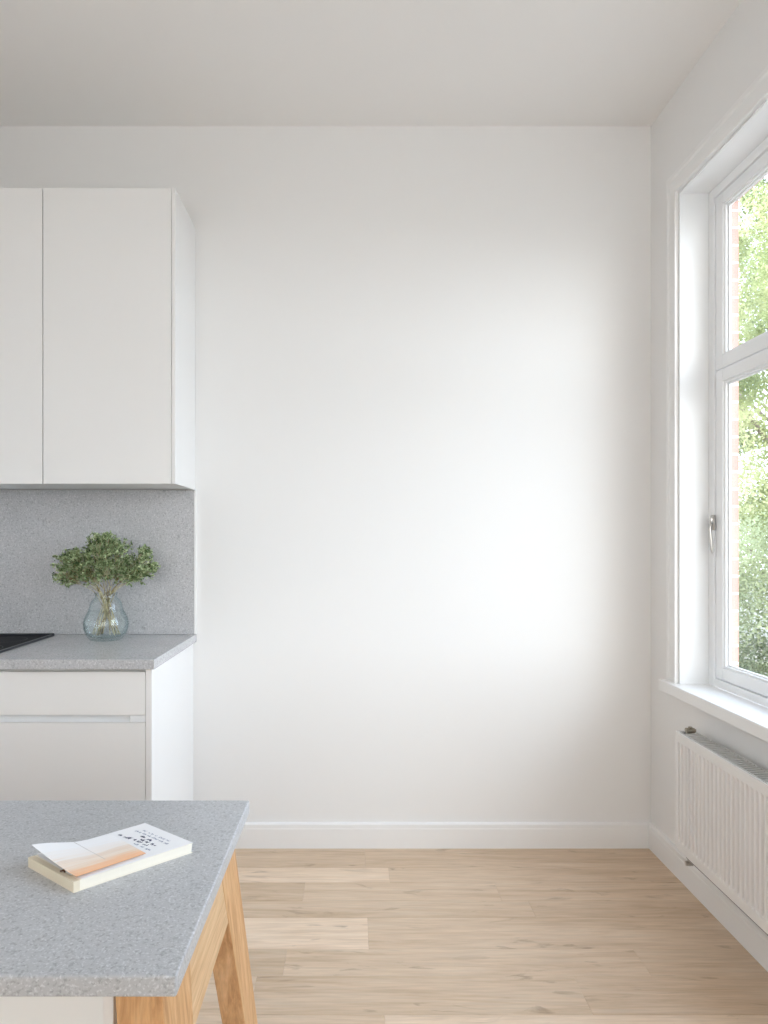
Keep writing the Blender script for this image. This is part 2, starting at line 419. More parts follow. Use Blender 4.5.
# casing around the opening
SILLZ = 0.743
bm = bmesh.new()
CW = 0.088
cas = [(0.0, 0.018), (0.012, 0.018), (0.016, 0.013), (0.030, 0.013), (0.062, 0.010), (0.070, 0.014), (CW, 0.012)]   # (offset outward, thickness)
def casing_run(bm, corners):
    """corners: list of (Y, Z, outward dirY, outward dirZ)"""
    rings = []
    for (y, z, dy, dz) in corners:
        pts = [Vector((WR, y, z))] + [Vector((WR - t, y + dy * o, z + dz * o)) for o, t in cas] + [Vector((WR, y + dy * CW, z + dz * CW))]
        rings.append([bm.verts.new(p) for p in pts])
    for a, b in zip(rings, rings[1:]):
        for i in range(len(a)):
            j = (i + 1) % len(a); bm.faces.new((a[i], a[j], b[j], b[i]))
    bm.faces.new(rings[0]); bm.faces.new(rings[-1][::-1])
g0 = 0.006
casing_run(bm, [(OY1 + g0, SILLZ, 1, 0), (OY1 + g0, OZ1 + g0, 1, 1), (OY0 - g0, OZ1 + g0, -1, 1), (OY0 - g0, SILLZ, -1, 0)])
struct(obj('trim_1', bm, M['trim']), 'moulded white casing around the window')

# window_1
win = bpy.data.objects.new('window_1', None); COL.objects.link(win); win.location = (1.40, 1.5, SILLZ); struct(win, 'tall white two-light window above the radiator')
IX = 1.371   # room face of the frame
# lining of the reveal (smooth white boards)
bm = bmesh.new()
add_box(bm, WR - 0.004, IX + .004, OY1 - .004, OY1 + .004, SILLZ - .01, OZ1 - .001)
add_box(bm, WR - 0.004, IX + .004, OY0 - .004, OY0 + .004, SILLZ - .01, OZ1 - .001)
add_box(bm, WR - 0.004, IX + .004, OY0 - .004, OY1 + .004, OZ1 - .004, OZ1 + .004)
obj('reveal_lining', bm, M['winpaint'], win, 0.001)
# sill board with bullnose and apron edge
bm = bmesh.new()
add_box(bm, WR - 0.040, IX + .004, OY0 - .10, OY1 + .100, SILLZ - .045, SILLZ)
obj('window_sill', bm, M['trim'], win, 0.004)
# fixed frame: head, jambs, bottom, centre mullion, transom
TR0, TR1 = 1.893, 1.972
MUL = 1.52
bm = bmesh.new()
fw = 0.036
XB = 1.419
YI1, YI0 = OY1 - .004, OY0 + .004
ZT = OZ1 - .004
for a, b in ((YI1 - fw, YI1), (YI0, YI0 + fw), (MUL - .02, MUL + .02)):
    add_box(bm, IX, XB, a, b, SILLZ, ZT)
add_box(bm, IX, XB, YI0 + fw, YI1 - fw, ZT - fw, ZT)
add_box(bm, IX, XB, YI0 + fw, YI1 - fw, SILLZ, SILLZ + .030)
obj('window_frame', bm, M['winpaint'], win, 0.0025)
def sash(name, y0, y1, z0, z1, zb, zt, xi):
    """zb, zt: heights of the bottom and top rails"""
    st = 0.047
    bm = bmesh.new()
    xo = XB - .008
    add_box(bm, xi, xo, y0, y0 + st, z0, z1); add_box(bm, xi, xo, y1 - st, y1, z0, z1)
    add_box(bm, xi, xo, y0 + st, y1 - st, z0, z0 + zb); add_box(bm, xi, xo, y0 + st, y1 - st, z1 - zt, z1)
    s = obj(name, bm, M['winpaint'], win, 0.003)
    # stepped glazing beads
    bm = bmesh.new()
    a0, a1, c0, c1 = y0 + st, y1 - st, z0 + zb, z1 - zt
    for (w, x0_, x1_) in ((0.008, xi + .007, xi + .017), (0.014, xi + .017, xi + .027)):
        add_box(bm, x0_, x1_, a0, a0 + w, c0, c1); add_box(bm, x0_, x1_, a1 - w, a1, c0, c1)
        add_box(bm, x0_, x1_, a0 + w, a1 - w, c0, c0 + w); add_box(bm, x0_, x1_, a0 + w, a1 - w, c1 - w, c1)
    obj('glazing_bead', bm, M['winpaint'], s, 0.0015)
    bm = bmesh.new(); xg = xi + .027
    add_box(bm, xg, xg + .005, a0 - .004, a1 + .004, c0 - .004, c1 + .004)
    obj('pane', bm, M['pane'], s)
    return s
for (ya, yb) in ((MUL + .022, YI1 - fw - .003), (YI0 + fw + .003, MUL - .022)):
    sash('upper_sash', ya, yb, 1.937, ZT - fw - .003, .048, .042, IX + .006)
    sash('lower_sash', ya, yb, SILLZ + .033, 1.933, .045, .045, IX + .006)
# unseen window added behind the viewer to give soft front light
win2 = bpy.data.objects.new('fill_window', None); COL.objects.link(win2); win2.location = (-.2, WF - .1, QZ0); struct(win2, 'unseen white window added behind the viewer for fill light')
bm = bmesh.new()
for a, b in ((QX0, QX0 + .08), (QX1 - .08, QX1), ((QX0 + QX1) / 2 - .04, (QX0 + QX1) / 2 + .04)):
    add_box(bm, a, b, WF - .15, WF - .09, QZ0, QZ1)
add_box(bm, QX0 + .08, QX1 - .08, WF - .149, WF - .091, QZ0, QZ0 + .08); add_box(bm, QX0 + .08, QX1 - .08, WF - .149, WF - .091, QZ1 - .08, QZ1)
obj('window_frame', bm, M['winpaint'], win2, 0.003)
boxobj('pane', (QX0 + .07, QX1 - .07, WF - .122, WF - .118, QZ0 + .07, QZ1 - .07), M['pane'], win2)
boxobj('window_sill', (QX0 - .06, QX1 + .06, WF - .09, WF + .05, QZ0 - .03, QZ0), M['trim'], win2, 0.003)
# stay handle on the jamb
bm = bmesh.new()
hy = YI1 - fw - .001
add_lathe(bm, [(0, -.012), (.007, -.012), (.009, -.006), (.009, .006), (.007, .012), (0, .012)], (IX - .010, hy, 1.372), 16)
add_box(bm, IX - .006, IX + .001, hy - .010, hy + .010, 1.335, 1.392)
add_tube(bm, [(IX - .010, hy, 1.368), (IX - .014, hy, 1.345), (IX - .013, hy - .003, 1.30), (IX - .010, hy - .005, 1.262), (IX - .007, hy - .006, 1.246)], [.005, .0055, .006, .005, .0035], 10)
obj('window_handle', bm, M['chrome'], win, 0.0, True, label='slim nickel lever handle on the window jamb')
# exterior sill
struct(boxobj('trim_2', (WO - .01, WO + .12, BY0, BY1, BZ0 - .05, BZ0 + .005), M['trim'], None, 0.004), 'pale outer window sill')

# ------------------------------------------------------------------ RADIATOR
RX0, RX1, RY1, RY0, RZ0, RZ1 = 1.164, 1.233, 2.432, 0.78, 0.192, 0.609
rad = thing('radiator', 'white ribbed panel radiator on the wall under the window', 'radiator', (WR, 1.6, RZ0))
def rad_panel():
    bm = bmesh.new()
    pitch = 0.0245; n = int((RY1 - RY0 - .012) / pitch)
    ys = [RY0]
    ds = [0.0]
    y = RY1 - .007 - n * pitch
    for i in range(n):
        for t, d in ((0.0, 0), (0.14, .0075), (0.30, .009), (0.48, .0075), (0.60, 0)):
            ys.append(y + t * pitch); ds.append(d)
        y += pitch
    ys.append(RY1); ds.append(0.0)
    zs = [(RZ0, 0), (RZ0 + .030, 0), (RZ0 + .037, .75), (RZ0 + .044, 1), (RZ1 - .046, 1), (RZ1 - .038, .7), (RZ1 - .031, 0), (RZ1, 0)]
    grid = [[bm.verts.new((RX0 + d * k, yy, z)) for yy, d in zip(ys, ds)] for z, k in zs]
    for a, b in zip(grid, grid[1:]):
        for i in range(len(ys) - 1): bm.faces.new((a[i], a[i + 1], b[i + 1], b[i]))
    # lips returning to the back
    def lip(row, dz):
        new = [bm.verts.new((RX0 + .012, v.co.y, v.co.z)) for v in row]
        for i in range(len(row) - 1): bm.faces.new((row[i], row[i + 1], new[i + 1], new[i]))
    lip(grid[0], 0); lip(grid[-1], 0)
    return bm
obj('front_panel', rad_panel(), M['radiator'], rad, smooth=False)
bm = bmesh.new(); add_box(bm, RX1 - .008, RX1, RY0 + .01, RY1 - .012, RZ0 + .01, RZ1 - .012)
obj('back_panel', bm, M['radiator'], rad)
bm = bmesh.new()
add_box(bm, RX0 - .0005, RX1, RY1 - .001, RY1 + .0025, RZ0 + .006, RZ1 + .001)
obj('side_cover', bm, M['radiator'], rad, 0.001)
bm = bmesh.new()
add_box(bm, RX0 - .0005, RX1, RY0 - .0025, RY0 + .001, RZ0 + .006, RZ1 + .001)
obj('side_cover', bm, M['radiator'], rad, 0.001)
bm = bmesh.new()   # convector fins
y = RY0 + .02
while y < RY1 - .02:
    add_box(bm, RX0 + .014, RX1 - .010, y, y + .0012, RZ0 + .03, RZ1 - .02); y += 0.0123
obj('convector_fins', bm, M['radiator'], rad)
bm = bmesh.new()   # top grille: two rails and slanting slats
add_box(bm, RX0 + .006, RX0 + .010, RY0 + .004, RY1 - .02, RZ1 - .004, RZ1 + .002)
add_box(bm, RX1 - .006, RX1 - .001, RY0 + .004, RY1 - .02, RZ1 - .004, RZ1 + .002)
y = RY0 + .012
while y < RY1 - .03:
    s = 0.010
    b = [(RX0 + .010, y, RZ1 - .003), (RX1 - .006, y + s, RZ1 - .003), (RX1 - .006, y + s + .0085, RZ1 - .003), (RX0 + .010, y + .0085, RZ1 - .003)]
    add_hex(bm, b, [(p[0], p[1], RZ1 + .001) for p in b]); y += 0.0175
obj('top_grille', bm, M['grille'], rad, label='grey slatted top grille')
bm = bmesh.new()   # air vent and plug at the top far corner
cx, cy, cz = RX1 - .022, RY1 - .012, RZ1 + .006
add_tube(bm, [(cx - .016, cy, cz), (cx + .014, cy, cz)], .0095, 12)
add_tube(bm, [(cx + .014, cy, cz), (cx + .020, cy - .003, cz)], .006, 10)
add_tube(bm, [(cx, cy, cz - .016), (cx, cy, cz + .013)], .007, 10)
obj('air_vent', bm, M['brass'], rad, smooth=False, label='dull brass air vent')
bm = bmesh.new()   # lower valve, tail pipe into the wall
vx, vy, vz = 1.180, RY1 - .068, RZ0 - .026
add_tube(bm, [(vx, vy, RZ0 + .004), (vx, vy, vz)], .007, 12)
add_tube(bm, [(vx - .013, vy, vz), (vx + .010, vy, vz)], .0085, 12)
add_tube(bm, [(vx + .008, vy, vz), (WR + .002, vy, vz)], .0055, 12)
obj('valve', bm, M['chrome'], rad, label='small nickel valve under the radiator')
boxobj('shade_strip', (RX0 + .001, RX0 + .010, RY0 + .002, RY1 - .075, RZ0 - .0035, RZ0 + .0005), M['gap_shade'], rad, label='dark strip painted as shade below the front panel')  # dark strip stands in for the shade in the gap below
for yb in (RY1 - .25, RY0 + .25):   # wall brackets
    bm = bmesh.new(); add_box(bm, RX1, WR, yb - .015, yb + .015, RZ0 + .03, RZ1 - .03)
    obj('wall_bracket', bm, M['radiator'], rad)

# ------------------------------------------------------------------ KITCHEN
# base unit
KX1 = -0.670; KY = 2.262; DX1 = -0.691; DX0 = WL + 0.004
base = thing('base_cabinet', 'white handleless base cabinet with drawers below the grey worktop', 'cabinet', (-1.15, 2.55, 0))
ST, SB = 0.900, 0.867
bm = bmesh.new()
add_box(bm, DX1 - .004 - .018, DX1 - .004, KY + .021, WB - .002, .10, .846)
add_box(bm, DX0 + .004, DX0 + .022, KY + .021, WB - .002, .10, .846)
add_box(bm, DX0 + .022, DX1 - .022, KY + .021, WB - .002, .10, .118)
add_box(bm, DX0 + .022, DX1 - .022, KY + .030, WB - .002, .828, .846)
add_box(bm, DX0 + .022, DX1 - .022, WB - .01, WB - .002, .118, .828)
obj('carcass', bm, M['carcass'], base)
boxobj('end_panel', (-.6905, KX1, KY, WB - .001, 0, SB), M['lacquer'], base, 0.001)
boxobj('plinth', (DX0, DX1, KY + .06, KY + .078, 0, .10), M['carcass'], base)
boxobj('drawer', (DX0 + .003, DX1 - .001, KY, KY + .019, .711, .856), M['lacquer'], base, 0.0012)
boxobj('drawer', (DX0 + .003, DX1 - .001, KY, KY + .019, .385, .686), M['lacquer'], base, 0.0012)
boxobj('drawer', (DX0 + .003, DX1 - .001, KY, KY + .019, .112, .362), M['lacquer'], base, 0.0012)
for z0 in (.686, .362):
    # pressed grip profile between the drawer fronts, ending short of the side with a rounded end
    bm = bmesh.new()
    gx = DX1 - .052; pr = [(KY + .004, z0 + .0015), (KY + .004, z0 + .004), (KY + .020, z0 + .010), (KY + .026, z0 + .022), (KY + .0205, z0 + .0235), (KY + .016, z0 + .013), (KY + .002, z0 + .0015)]
    ra = [bm.verts.new((DX0 + .003, y, z)) for y, z in pr]
    rb = [bm.verts.new((gx, y, z)) for y, z in pr]
    for i in range(len(pr)):
        j = (i + 1) % len(pr); bm.faces.new((ra[i], ra[j], rb[j], rb[i]))
    bm.faces.new(ra); bm.faces.new(rb[::-1])
    obj('grip_profile', bm, M['groove'], base, label='recessed white finger-grip strip')
    boxobj('rail', (gx, DX1 - .001, KY + .0025, KY + .0205, z0 + .0012, z0 + .0238), M['groove'], base)
boxobj('spacer_rail', (DX0, DX1, KY + .012, KY + .028, .848, SB), M['grille'], base, label='shadow-gap strip under the worktop')

# worktop
bm = bmesh.new(); add_box(bm, DX0 - .003, -.656, 2.243, WB - .0005, SB, ST)
tag(obj('worktop', bm, M['stone2'], None, 0.002), 'grey speckled stone worktop on the white base cabinet', 'worktop')
# splashback
bm = bmesh.new(); add_box(bm, DX0 - .003, -.664, WB - .0135, WB - .0005, ST + .0005, 1.507)
sb_ = tag(obj('splashback', bm, M['stone2'], None, 0.001), 'grey speckled stone splashback between worktop and wall cabinets', 'splashback')
boxobj('edge_strip', (-.664, -.657, WB - .0145, WB - .0005, ST + .0005, 1.507), M['trim'], sb_, label='thin white edge strip')

# wall cabinets
UY = 2.53; UZ0, UZ1 = 1.5075, 2.614
X1, X2, X3 = -.6610, -1.1575, WL + .004
def wall_cabinet(xr, xl, label, end):
    t = thing('wall_cabinet', label, 'cabinet', ((xr + xl) / 2, 2.70, UZ0), 'handleless wall cabinets')
    p = 0.0135 if end else 0.0
    xb = xr - p
    bm = bmesh.new()
    y0 = UY + .0215
    zb = UZ0 + .004
    add_box(bm, xb - .017, xb - .001, y0, WB - .001, zb, UZ1 - .004); add_box(bm, xl + .001, xl + .017, y0, WB - .001, zb, UZ1 - .004)
    add_box(bm, xl + .017, xb - .017, y0, WB - .001, zb, zb + .016); add_box(bm, xl + .017, xb - .017, y0, WB - .001, UZ1 - .020, UZ1 - .004)
    add_box(bm, xl + .017, xb - .017, WB - .009, WB - .001, zb + .016, UZ1 - .020)
    add_box(bm, xl + .017, xb - .017, y0 + .02, WB - .009, 1.85, 1.866); add_box(bm, xl + .017, xb - .017, y0 + .02, WB - .009, 2.20, 2.216)
    obj('body', bm, M['carcass'], t)
    boxobj('door', (xl + .0015, xb - .0018, UY, UY + .019, UZ0, UZ1), M['lacquer'], t, 0.0012)
    if end: boxobj('end_panel', (xb, xr, UY, WB - .001, UZ0, UZ1), M['lacquer'], t, 0.001)
wall_cabinet(X1, X2, 'white wall cabinet at the end of the run, beside the blank wall', True)
wall_cabinet(X2, X3, 'white wall cabinet cut by the photo edge, above the black hob', False)

# hob
hob = thing('hob', 'black glass hob with dark steel rim set in the worktop', 'hob', (-1.50, 2.54, ST))
HX1, HX0, HY1, HY0 = -1.232, -1.645, 2.800, 2.300
# rim as four bars, glass inside
bm = bmesh.new(); w = .013; h = ST + .008
add_box(bm, HX0, HX1, HY1 - w, HY1, ST, h + .003); add_box(bm, HX0, HX1, HY0, HY0 + w, ST, h)
add_box(bm, HX1 - w, HX1, HY0 + w, HY1 - w, ST, h); add_box(bm, HX0, HX0 + w, HY0 + w, HY1 - w, ST, h)
obj('rim', bm, M['darkmetal'], hob, 0.0012, label='dark steel rim')
boxobj('glass_plate', (HX0 + w, HX1 - w, HY0 + w, HY1 - w, ST, ST + .0045), M['black'], hob, label='black glass plate')
for cxx, cyy, rr in ((-1.36, 2.66, .075), (-1.36, 2.44, .09)):
    bm = bmesh.new()
    for k in range(48):
        a0, a1 = 2 * math.pi * k / 48, 2 * math.pi * (k + 1) / 48
        q = [(cxx + r * math.cos(a), cyy + r * math.sin(a)) for r, a in ((rr, a0), (rr, a1), (rr - .0015, a1), (rr - .0015, a0))]
        add_hex(bm, [(x, y, ST + .0044) for x, y in q], [(x, y, ST + .0048) for x, y in q])
    obj('cooking_zone', bm, M['mark'], hob, label='thin grey cooking ring')

# ------------------------------------------------------------------ VASE, WATER, BOUQUET
VX, VY = (106 - CX) / F * 2.69, 2.69
vase = thing('vase', 'small round clear aqua glass vase on the grey worktop', 'vase', (VX, VY, ST))
outer = [(0, 0), (.052, 0), (.062, .004), (.076, .022), (.085, .045), (.087, .066), (.0825, .088), (.0745, .104), (.068, .116), (.064, .130), (.060, .147), (.0525, .159), (.0430, .168), (.041, .175), (.045, .187)]
inner = [(.0428, .1875), (.0385, .175), (.0405, .1665), (.0505, .1575), (.0578, .1455), (.0618, .1295), (.0658, .1155), (.0723, .1035), (.080, .0875), (.0845, .066), (.0825, .046), (.0735, .025), (.058, .0135), (0, .011)]
bm = bmesh.new(); add_lathe(bm, outer + inner, (VX, VY, ST + .0003), 64)
obj('glass_body', bm, M['vase'], vase, smooth=True)
bm = bmesh.new()
wat = [(0, .0115), (.0575, .014), (.073, .0255), (.082, .0465), (.084, .066), (.0795, .0875), (.0718, .1035), (.0653, .1155), (0, .1155)]
add_lathe(bm, wat, (VX, VY, ST + .0003), 64)
wo = obj('water', bm, M['water'], smooth=False)
tag(wo, 'clear water filling the lower half of the glass vase', 'water')

bq = thing('leafy_bouquet', 'bunch of small-leaved green sprigs standing in the glass vase', 'bouquet', (VX, VY, ST + .015))
def leaf_add(bm, p, d, n, L, W):
    """small pointed oval leaf with a slight fold"""
    d = d.normalized(); s = d.cross(n)
    if s.length < 1e-3: s = d.cross(Vector((.3, .2, 1)))
    s.normalize(); n = s.cross(d)
    a = bm.verts.new(p); b = bm.verts.new(p + d * L * .45 + s * W * .5 + n * L * .08); c = bm.verts.new(p + d * L - n * L * .05); e = bm.verts.new(p + d * L * .45 - s * W * .5 + n * L * .08)
    m_ = bm.verts.new(p + d * L * .5 - n * L * .03)
    bm.faces.new((a, b, m_)); bm.faces.new((b, c, m_)); bm.faces.new((c, e, m_)); bm.faces.new((e, a, m_))
def rdir(r, up=0.0):
    while True:
        v = Vector((r.uniform(-1, 1), r.uniform(-1, 1), r.uniform(-1, 1)))
        if 0.05 < v.length < 1: v.normalize(); v.z += up; return v.normalized()
heads = [  # dx, dy, z, radius
    (-.172, .01, .310, .046), (-.158, -.035, .262, .042), (-.140, .030, .332, .034),
    (-.080, -.030, .318, .046), (-.052, .03, .372, .046), (-.100, -.045, .262, .042), (-.058, -.055, .285, .044),
    (-.030, .000, .380, .050), (.014, -.02, .392, .048), (.000, -.055, .335, .050), (.045, .03, .372, .048),
    (.060, -.040, .325, .048), (.022, -.065, .275, .044), (.084, .020, .298, .044),
    (.120, -.030, .285, .046), (.146, .020, .338, .036), (.168, -.01, .300, .046), (.172, .02, .272, .038), (.095, -.04, .258, .036), (-.02, .04, .31, .05),
    (-.115, -.02, .300, .046), (-.045, -.03, .250, .036), (.055, -.03, .262, .038), (.150, -.03, .262, .038), (.005, -.045, .290, .04), (-.150, -.01, .245, .034)]
for i, (dx, dy, z, rad_) in enumerate(heads):
    r = random.Random(100 + i)
    hc = Vector((VX + dx, VY + dy * .9, ST + z))
    ang = math.atan2(dy, dx) + math.pi + r.uniform(-.5, .5)
    foot = Vector((VX + .058 * math.copysign(abs(math.cos(ang)) ** .6, math.cos(ang)) * r.uniform(.35, 1.1), VY + .036 * math.sin(ang), ST + .018 + r.uniform(0, .006)))
    nk = Vector((VX + dx * .16 + r.uniform(-.019, .019), VY + dy * .12 + r.uniform(-.020, .020), ST + .165))
    # quadratic-like path foot -> neck -> head
    pts = []
    for k in range(7):
        t = k / 6; pts.append(foot.lerp(nk, t))
    for k in range(1, 8):
        t = k / 7; c1 = nk + (nk - foot).normalized() * .05
        a = nk.lerp(c1, t); b = c1.lerp(hc - Vector((0, 0, rad_ * .3)), t); pts.append(a.lerp(b, t))
    bm = bmesh.new()
    add_tube(bm, pts, [.0015] * 7 + [.0015 - .0001 * k for k in range(7)], 6)
    fb = bmesh.new()
    tips = []
    base_ = pts[-3]
    for k in range(26):
        v = rdir(r, .25); tip = hc + Vector((v.x, v.y, v.z)) * rad_ * r.uniform(.55, 1.05)
        root = base_.lerp(pts[-1], r.random())
        mid = root.lerp(tip, .55) + Vector((0, 0, .006))
        add_tube(bm, [root, mid, tip], [.0011, .0009, .0006], 4)
        tips.append((mid, tip))
    for mid, tip in tips:
        for q in range(13):
            t = r.uniform(.25, 1.08); p = mid.lerp(tip, t) + rdir(r) * r.uniform(.001, .011)
            d = (rdir(r, .35) + (tip - hc).normalized() * .7)
            leaf_add(fb, p, d, rdir(r), r.uniform(.0085, .0135), r.uniform(.006, .009))
    st = obj('sprig', bm, M['stem'], bq, smooth=True)
    obj('foliage', fb, M['sprigleaf'], st, fix=False)

# ------------------------------------------------------------------ TABLE
TZ = 0.75; TT = 0.0272; TB = TZ - TT
table = thing('table', 'oak table with thick grey stone top and splayed tapered legs', 'table', (-.88, 1.135, 0))
TX1, TX0, TY0, TY1 = -0.218, -1.50, 0.848, 1.422
bm = bmesh.new()
b = [(TX0, TY0), (TX1 - .0025, TY0), (TX1 + .0025, TY1), (TX0, TY1)]
add_hex(bm, [(x, y, TB) for x, y in b], [(x, y, TZ) for x, y in b])
obj('tabletop', bm, M['stone'], table, 0.003, segs=3, label='grey speckled stone top')
LT = 0.048
def leg(sx, sy):
    """tapered board leg splayed both ways. sx/sy +1 = towards the window / far side"""
    LT = .062 if sy < 0 else .048
    xc = (TX1 + TX0) / 2; yc = (TY0 + TY1) / 2
    hx = (TX1 - TX0) / 2 - .030; hy = (TY1 - TY0) / 2 - .032
    def P(xo, yo, z): return (xc + sx * xo, yc + sy * yo, z)
    top = [P(hx, hy, TB), P(hx - LT, hy, TB), P(hx - LT, hy - .144, TB), P(hx, hy - .144, TB)]
    bx = hx + .075
    bot = [P(bx, hy + .08, 0), P(bx - LT + .004, hy + .08, 0), P(bx - LT + .004, hy + .010, 0), P(bx, hy + .010, 0)]
    bm = bmesh.new(); add_hex(bm, bot, top)
    obj('leg', bm, M['oakZ'], table, 0.002)
for sx in (1, -1):
    for sy in (1, -1): leg(sx, sy)
# side rails follow the plane of the legs
RZB = 0.575
for sx in (1, -1):
    xc = (TX1 + TX0) / 2; hx = (TX1 - TX0) / 2 - .030
    k = (TB - RZB) / TB
    o0 = hx - .0005; o1 = hx + .075 * k - .0005
    ya0, ya1 = TY0 + .032 + .144 - .002, TY1 - .032 - .144 + .002
    yb0, yb1 = ya0 - .154 * k * 0 - .134 * k + 0.0, ya1 + .134 * k
    bm = bmesh.new()
    th = .026
    add_hex(bm, [(xc + sx * o1, yb0, RZB), (xc + sx * (o1 - th), yb0, RZB), (xc + sx * (o1 - th), yb1, RZB), (xc + sx * o1, yb1, RZB)],
            [(xc + sx * o0, ya0, TB), (xc + sx * (o0 - th), ya0, TB), (xc + sx * (o0 - th), ya1, TB), (xc + sx * o0, ya1, TB)])
    obj('side_rail', bm, M['oakY'], table, 0.001)
for y in (1.30, ):
    boxobj('long_rail', (TX0 + .09, TX1 - .09, y, y + .022, TB - .07, TB), M['oakX'], table, 0.001)

# open white cabinet standing under the table
cab = thing('storage_cabinet', 'low white open cabinet tucked under the stone-topped table', 'cabinet', (-.85, 1.10, 0))
cx1 = (113.5 - CX) / F * .935; cx0 = -1.28; cy0, cy1 = .935, 1.285; cz1 = .705
bm = bmesh.new()
add_box(bm, cx1 - .015, cx1, cy0, cy1, 0, cz1); add_box(bm, cx0, cx0 + .015, cy0, cy1, 0, cz1)
add_box(bm, cx0 + .015, cx1 - .015, cy0, cy1, cz1 - .015, cz1); add_box(bm, cx0 + .015, cx1 - .015, cy0, cy1, .06, .075)
obj('carcass', bm, M['lacquer'], cab, 0.001)
boxobj('back_panel', (cx0 + .015, cx1 - .015, cy0 + .02, cy0 + .03, .075, cz1 - .015), M['carcass'], cab)

# ------------------------------------------------------------------ NOTEPAD AND LOOSE PAPERS
P0 = Vector((-.431, 1.0475, 0)); A = Vector((math.cos(math.radians(41.5)), math.sin(math.radians(41.5)), 0)); Bv = Vector((math.cos(math.radians(143)), math.sin(math.radians(143)), 0))
BL, BW, BT = .2035, .137, .0168
def bp(u, v, z): return P0 + A * u + Bv * v + Vector((0, 0, TZ + z))
note = thing('notebook', 'cream-edged paperback notebook lying on the stone table', 'book', tuple(bp(BL / 2, BW / 2, 0)))
bm = bmesh.new()
add_hex(bm, [bp(.0015, .0015, .0008), bp(BL - .0015, .0015, .0008), bp(BL - .0015, BW, .0008), bp(.0015, BW, .0008)],
        [bp(.0005, .0005, BT - .001), bp(BL - .0005, .0005, BT - .001), bp(BL - .001, BW, BT - .001), bp(.0005, BW, BT - .001)])
obj('page_block', bm, M['pages'], note, 0.0006, label='cream page edges')
for z0, z1, nm in ((0.0002, .0008, 'back_cover'), (BT - .001, BT, 'front_cover')):
    bm = bmesh.new()
    add_hex(bm, [bp(0, 0, z0), bp(BL, 0, z0), bp(BL, BW, z0), bp(0, BW, z0)], [bp(0, 0, z1), bp(BL, 0, z1), bp(BL, BW, z1), bp(0, BW, z1)])
    obj(nm, bm, M['pages'], note)
bm = bmesh.new()
add_hex(bm, [bp(-.0006, -.0002, .0001), bp(.009, -.0002, .0001), bp(.009, BW + .0002, .0001), bp(-.0006, BW + .0002, .0001)], [bp(-.0006, -.0002, BT + .0002), bp(.009, -.0002, BT + .0002), bp(.009, BW + .0002, BT + .0002), bp(-.0006, BW + .0002, BT + .0002)])
obj('spine', bm, M['kraft'], note, label='tan taped spine')

def sheet(name, fn, nu, nv, mat, label, cat, th=.0004, group=None):
    """fn(s,t) -> world point; gives a thin solid sheet with UVs"""
    bm = bmesh.new(); uvl = bm.loops.layers.uv.new('UVMap')
    top = [[bm.verts.new(fn(i / nu, j / nv) + Vector((0, 0, th))) for j in range(nv + 1)] for i in range(nu + 1)]
    bot = [[bm.verts.new(fn(i / nu, j / nv)) for j in range(nv + 1)] for i in range(nu + 1)]
    uvs = {}
    for g_ in (top, bot):
        for i in range(nu + 1):
            for j in range(nv + 1): uvs[g_[i][j]] = (i / nu, j / nv)
    for i in range(nu):
        for j in range(nv):
            bm.faces.new((top[i][j], top[i + 1][j], top[i + 1][j + 1], top[i][j + 1]))
            bm.faces.new((bot[i][j], bot[i][j + 1], bot[i + 1][j + 1], bot[i + 1][j]))
    ring = [(i, 0) for i in range(nu)] + [(nu, j) for j in range(nv)] + [(i, nv) for i in range(nu, 0, -1)] + [(0, j) for j in range(nv, 0, -1)]
    for k in range(len(ring)):
        a, b2 = ring[k], ring[(k + 1) % len(ring)]
        bm.faces.new((bot[a[0]][a[1]], bot[b2[0]][b2[1]], top[b2[0]][b2[1]], top[a[0]][a[1]]))
    for f in bm.faces:
        for l in f.loops: l[uvl].uv = uvs[l.vert]
    o = obj(name, bm, mat, smooth=False)
    if label: tag(o, label, cat, group)
    return o
# handwritten sheet, flush with the far end of the notebook
def hw(s, t):
    u = .012 + s * (BL - .0115); v = .0005 + t * (BW - .001)
    return bp(u, v, BT + .0004 + .0012 * max(0, .25 - s) * 4 * t)
hs = sheet('handwritten_sheet', hw, 14, 8, M['paper'], 'white handwritten sheet lying on the notebook under the peach card', 'paper')
def scribble(name, mat, lines, amp, rr, seed, wd):
    r = random.Random(seed); bm = bmesh.new()
    for (u0, u1, v0) in lines:
        # writing advances along -v; each word is a row of looping strokes
        v = v0
        x = u0
        while x < u1:
            wl = r.uniform(.007, .017)
            pts = []; n = int(wl / .0011)
            for k in range(n):
                h = (r.uniform(.2, 1) if k % 2 else r.uniform(-.5, .1)) * amp
                pts.append((x + k * .0011 + r.uniform(-.0004, .0004), v + h))
            for (a, b2) in zip(pts, pts[1:]):
                if r.random() < .14: continue
                pa, pb = (bp(BL - a[1] - .0, a[0], 0), bp(BL - b2[1], b2[0], 0)) if False else (bp(a[1], BW - a[0], 0), bp(b2[1], BW - b2[0], 0))
                d = Vector(pb) - Vector(pa); d.z = 0
                if d.length < 1e-5: continue
                s = Vector((-d.y, d.x, 0)).normalized() * wd * r.uniform(.6, 1.4) * .5
                zz = Vector((0, 0, BT + .0009)); pa = Vector((pa.x, pa.y, TZ)); pb = Vector((pb.x, pb.y, TZ))
                q = [pa - s + zz, pb - s + zz, pb + s + zz, pa + s + zz]
                add_hex(bm, q, [p + Vector((0, 0, .0001)) for p in q])
            x += wl + r.uniform(.003, .006)
    return obj(name, bm, mat, hs, label=None)
